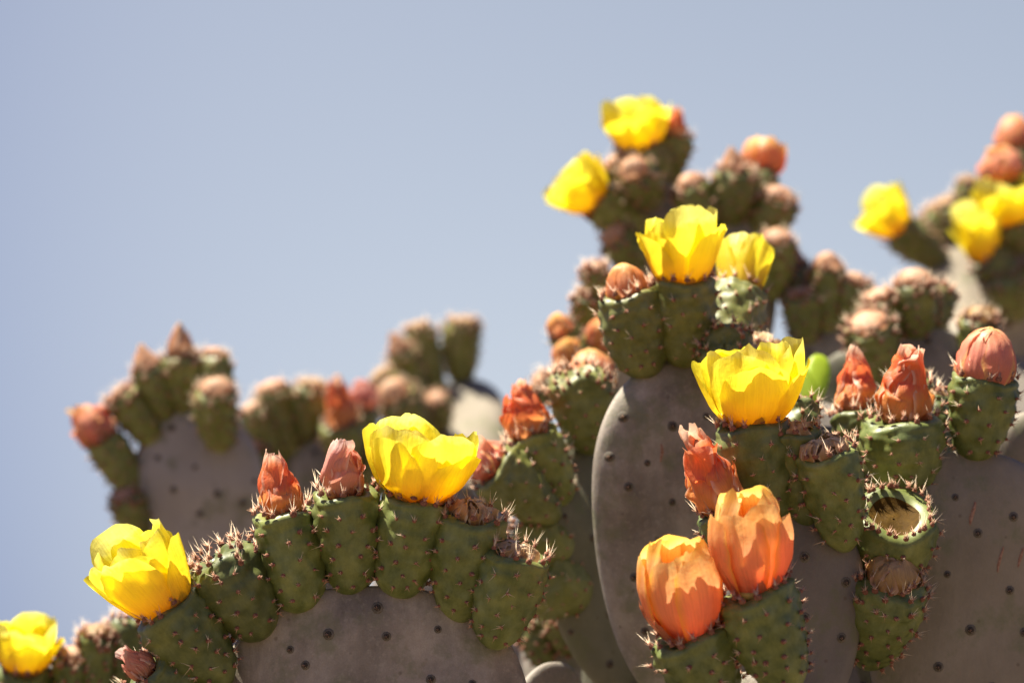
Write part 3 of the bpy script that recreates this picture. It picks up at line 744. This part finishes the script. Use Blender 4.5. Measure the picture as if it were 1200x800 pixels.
# extra pads added deep in the clump to darken the gaps
pad('P3', 'P', 1010, 800, 2.12, 90, 130, seed=301, tilt=-6, yaw=-12, skin='shadegreen')
pad('Q3', 'Q', 960, 620, 2.10, 80, 120, seed=302, tilt=5, yaw=8, skin='shadegreen')
pad('G3', 'G', 755, 800, 2.20, 80, 140, seed=303, tilt=4, yaw=-30, skin='shadegreen')
pad('A3', 'A', 622, 915, 2.02, 66, 140, seed=304, tilt=10, yaw=45)
pad('S3', 'S', 1020, 500, 2.52, 70, 95, seed=305, tilt=-4, skin='shadegreen')
# corky reddish scratches on the broad right pad
def scratch(pk, pts, w):
    P = PADS[pk]; me = P['ob'].data
    from mathutils.bvhtree import BVHTree
    bv = BVHTree.FromPolygons([v.co for v in me.vertices], [tuple(p.vertices) for p in me.polygons])
    inv = P['ob'].matrix_basis.copy(); inv.translation = P['o']; inv = inv.inverted()
    mb = MB(); prev = None; V = []; F = []
    for i, (px, py) in enumerate(pts):
        a = inv @ CAM; b = inv @ (CAM + ray(px, py)); hit = bv.ray_cast(a, (b - a).normalized())
        if hit[0] is None: return
        t = math.sin(math.pi * (i + .35) / (len(pts) - .3)); n_ = hit[1]; x = Vector((1, 0, 0)); x = (x - n_ * x.dot(n_)).normalized()
        for k, (dx, h) in enumerate(((-1, -.0004), (-.4, .0010), (.4, .0011), (1, -.0004))): V.append(hit[0] + x * dx * w * (.3 + t) + n_ * h)
    for i in range(len(pts) - 1):
        for k in range(3): F.append((i * 4 + k, i * 4 + k + 1, i * 4 + 5 + k, i * 4 + 4 + k))
    mb.add([tuple(v) for v in V], F); o = link('scratch', mb.mesh('scratch', [M['cork']]), P['ob'])
M['cork'] = make_plain('corky_scar', (0.26, 0.12, 0.07), (0.46, 0.27, 0.18), 500, 0.8)
scratch('P', [(1143, 588), (1141, 597), (1138, 606), (1137, 614)], .0016)
scratch('P', [(1176, 640), (1173, 650), (1170, 661), (1169, 670)], .0012)
scratch('P', [(1199, 642), (1196, 652), (1193, 664)], .0013)
scratch('G', [(775, 520), (776, 530), (774, 541)], .0013)
# mid right rear
pad('S', 'S', 1085, 480, 2.44, 66, 98, seed=141, lean=4)
fruit('S', 1072, 396, 1072, 332, 58, 'bud', 44, 20, dd=-.01, seed=142)
fruit('S', 1092, 394, 1100, 340, 42, 'bud', 32, 12, dd=.02, bo=-.01, seed=143)
fruit('S', 1050, 404, 1030, 348, 46, 'bud', 38, 12, dd=-.01, seed=144)
fruit('S', 1028, 444, 1016, 378, 64, 'bud', 50, 12, dd=-.03, bo=.02, seed=145)
fruit('S', 1140, 436, 1150, 372, 46, 'brownbud', 40, 16, dd=-.02, bo=.02, seed=146)
pad('T', 'T', 972, 460, 2.64, 56, 90, seed=151)
fruit('T', 968, 388, 970, 314, 42, 'bud', 36, 22, seed=152)
fruit('T', 946, 402, 940, 344, 46, 'bud', 30, 10, seed=153)
fruit('T', 990, 392, 1000, 330, 42, 'bud', 34, 14, seed=154)
fruit('T', 944, 440, 932, 312, 36, 'cone', 28, 26, dd=.03, seed=155)
for yk, args in (('T2', (940, 450, 2.30, 15, 36, -25)), ('T3', (956, 446, 2.32, 15, 34, 14))):
    pad(yk, 'T', *args[:5], tilt=args[5], seed=157 + len(PADS), T=0.005, areoles=False, lean=25, skin='young')
    PADS[yk]['ob']['label'] = 'bright green young pad'

# upper cluster
pad('U', 'U', 772, 300, 2.72, 50, 96, tilt=2, yaw=40, seed=161)
fruit('U', 758, 222, 750, 172, 62, 'open', 80, 54, seed=162, dd=-.01)
fruit('U', 778, 218, 788, 160, 46, 'wilt', 26, 30, seed=163, cdir=10)
fruit('U', 748, 270, 700, 238, 48, 'open', 74, 56, seed=164, cdir=-48, dd=-.01)
fruit('U', 758, 240, 744, 200, 44, 'bud', 34, 18, seed=165, dd=-.04, bo=.03)
fruit('U', 750, 240, 718, 192, 36, 'bud', 26, 10, seed=166)
fruit('U', 742, 312, 720, 276, 44, 'bud', 30, 14, seed=167, dd=-.02)
pad('U2', 'U', 862, 350, 2.66, 50, 96, seed=171)
fruit('U2', 834, 276, 808, 218, 46, 'bud', 34, 18, seed=172)
fruit('U2', 856, 262, 862, 200, 52, 'cone', 26, 26, seed=173, cdir=-12)
fruit('U2', 880, 264, 892, 206, 40, 'tulip', 52, 46, seed=174, dd=.02)
fruit('U2', 894, 280, 914, 232, 50, 'bud', 36, 16, seed=175, dd=-.01)
fruit('U2', 904, 350, 910, 280, 44, 'bud', 36, 14, seed=176, dd=-.03, bo=.02)
# left of the oval pad
pad('V', 'V', 702, 440, 2.50, 46, 90, seed=181, tilt=-3)
fruit('V', 702, 364, 697, 314, 34, 'bud', 26, 8, seed=182)
fruit('V', 686, 392, 688, 346, 32, 'bud', 26, 8, seed=183)
fruit('V', 674, 420, 660, 390, 30, 'ball', 26, 26, seed=184)
fruit('V', 690, 420, 704, 396, 34, 'ball', 32, 34, seed=185, dd=-.03, bo=.02)
fruit('V', 672, 444, 668, 420, 34, 'ball', 34, 30, seed=186, dd=-.02)
fruit('V', 664, 470, 634, 448, 36, 'bud', 30, 12, seed=187)

# right rear
pad('W', 'W', 1124, 345, 3.02, 36, 130, tilt=2, lean=56, seed=191, areoles=False, skin='olivepad')
fruit('W', 1106, 320, 1052, 270, 46, 'open', 62, 50, seed=192, cdir=-42)
fruit('W', 1112, 290, 1080, 258, 36, None, seed=193)
fruit('W', 1120, 276, 1106, 240, 42, 'brownbud', 34, 10, seed=194)
fruit('W', 1136, 268, 1136, 214, 34, 'brownbud', 28, 12, seed=195)
pad('W2', 'W', 1200, 360, 2.92, 44, 96, seed=201)
fruit('W2', 1184, 330, 1154, 302, 50, 'open', 52, 58, seed=202, dd=.0, bo=.03, cdir=-20)
fruit('W2', 1196, 292, 1180, 262, 54, 'open', 74, 50, seed=203, dd=.0, bo=.02, cdir=-5)
fruit('W2', 1196, 272, 1178, 210, 44, 'salmon', 52, 34, seed=204)
fruit('W2', 1204, 270, 1190, 172, 40, 'ball', 42, 44, seed=205, dd=.04)
fruit('W2', 1186, 372, 1180, 318, 64, None, seed=206, dd=-.02, bo=.03)

for k in ('A', 'B', 'C', 'D', 'E', 'F', 'H', 'G', 'Q', 'Q2', 'P', 'P2', 'S', 'T', 'U', 'U2', 'V', 'W', 'W2', 'P3', 'Q3', 'G3', 'A3', 'S3'):
    chain(k, RNG)
chain('T2', RNG); chain('T3', RNG)
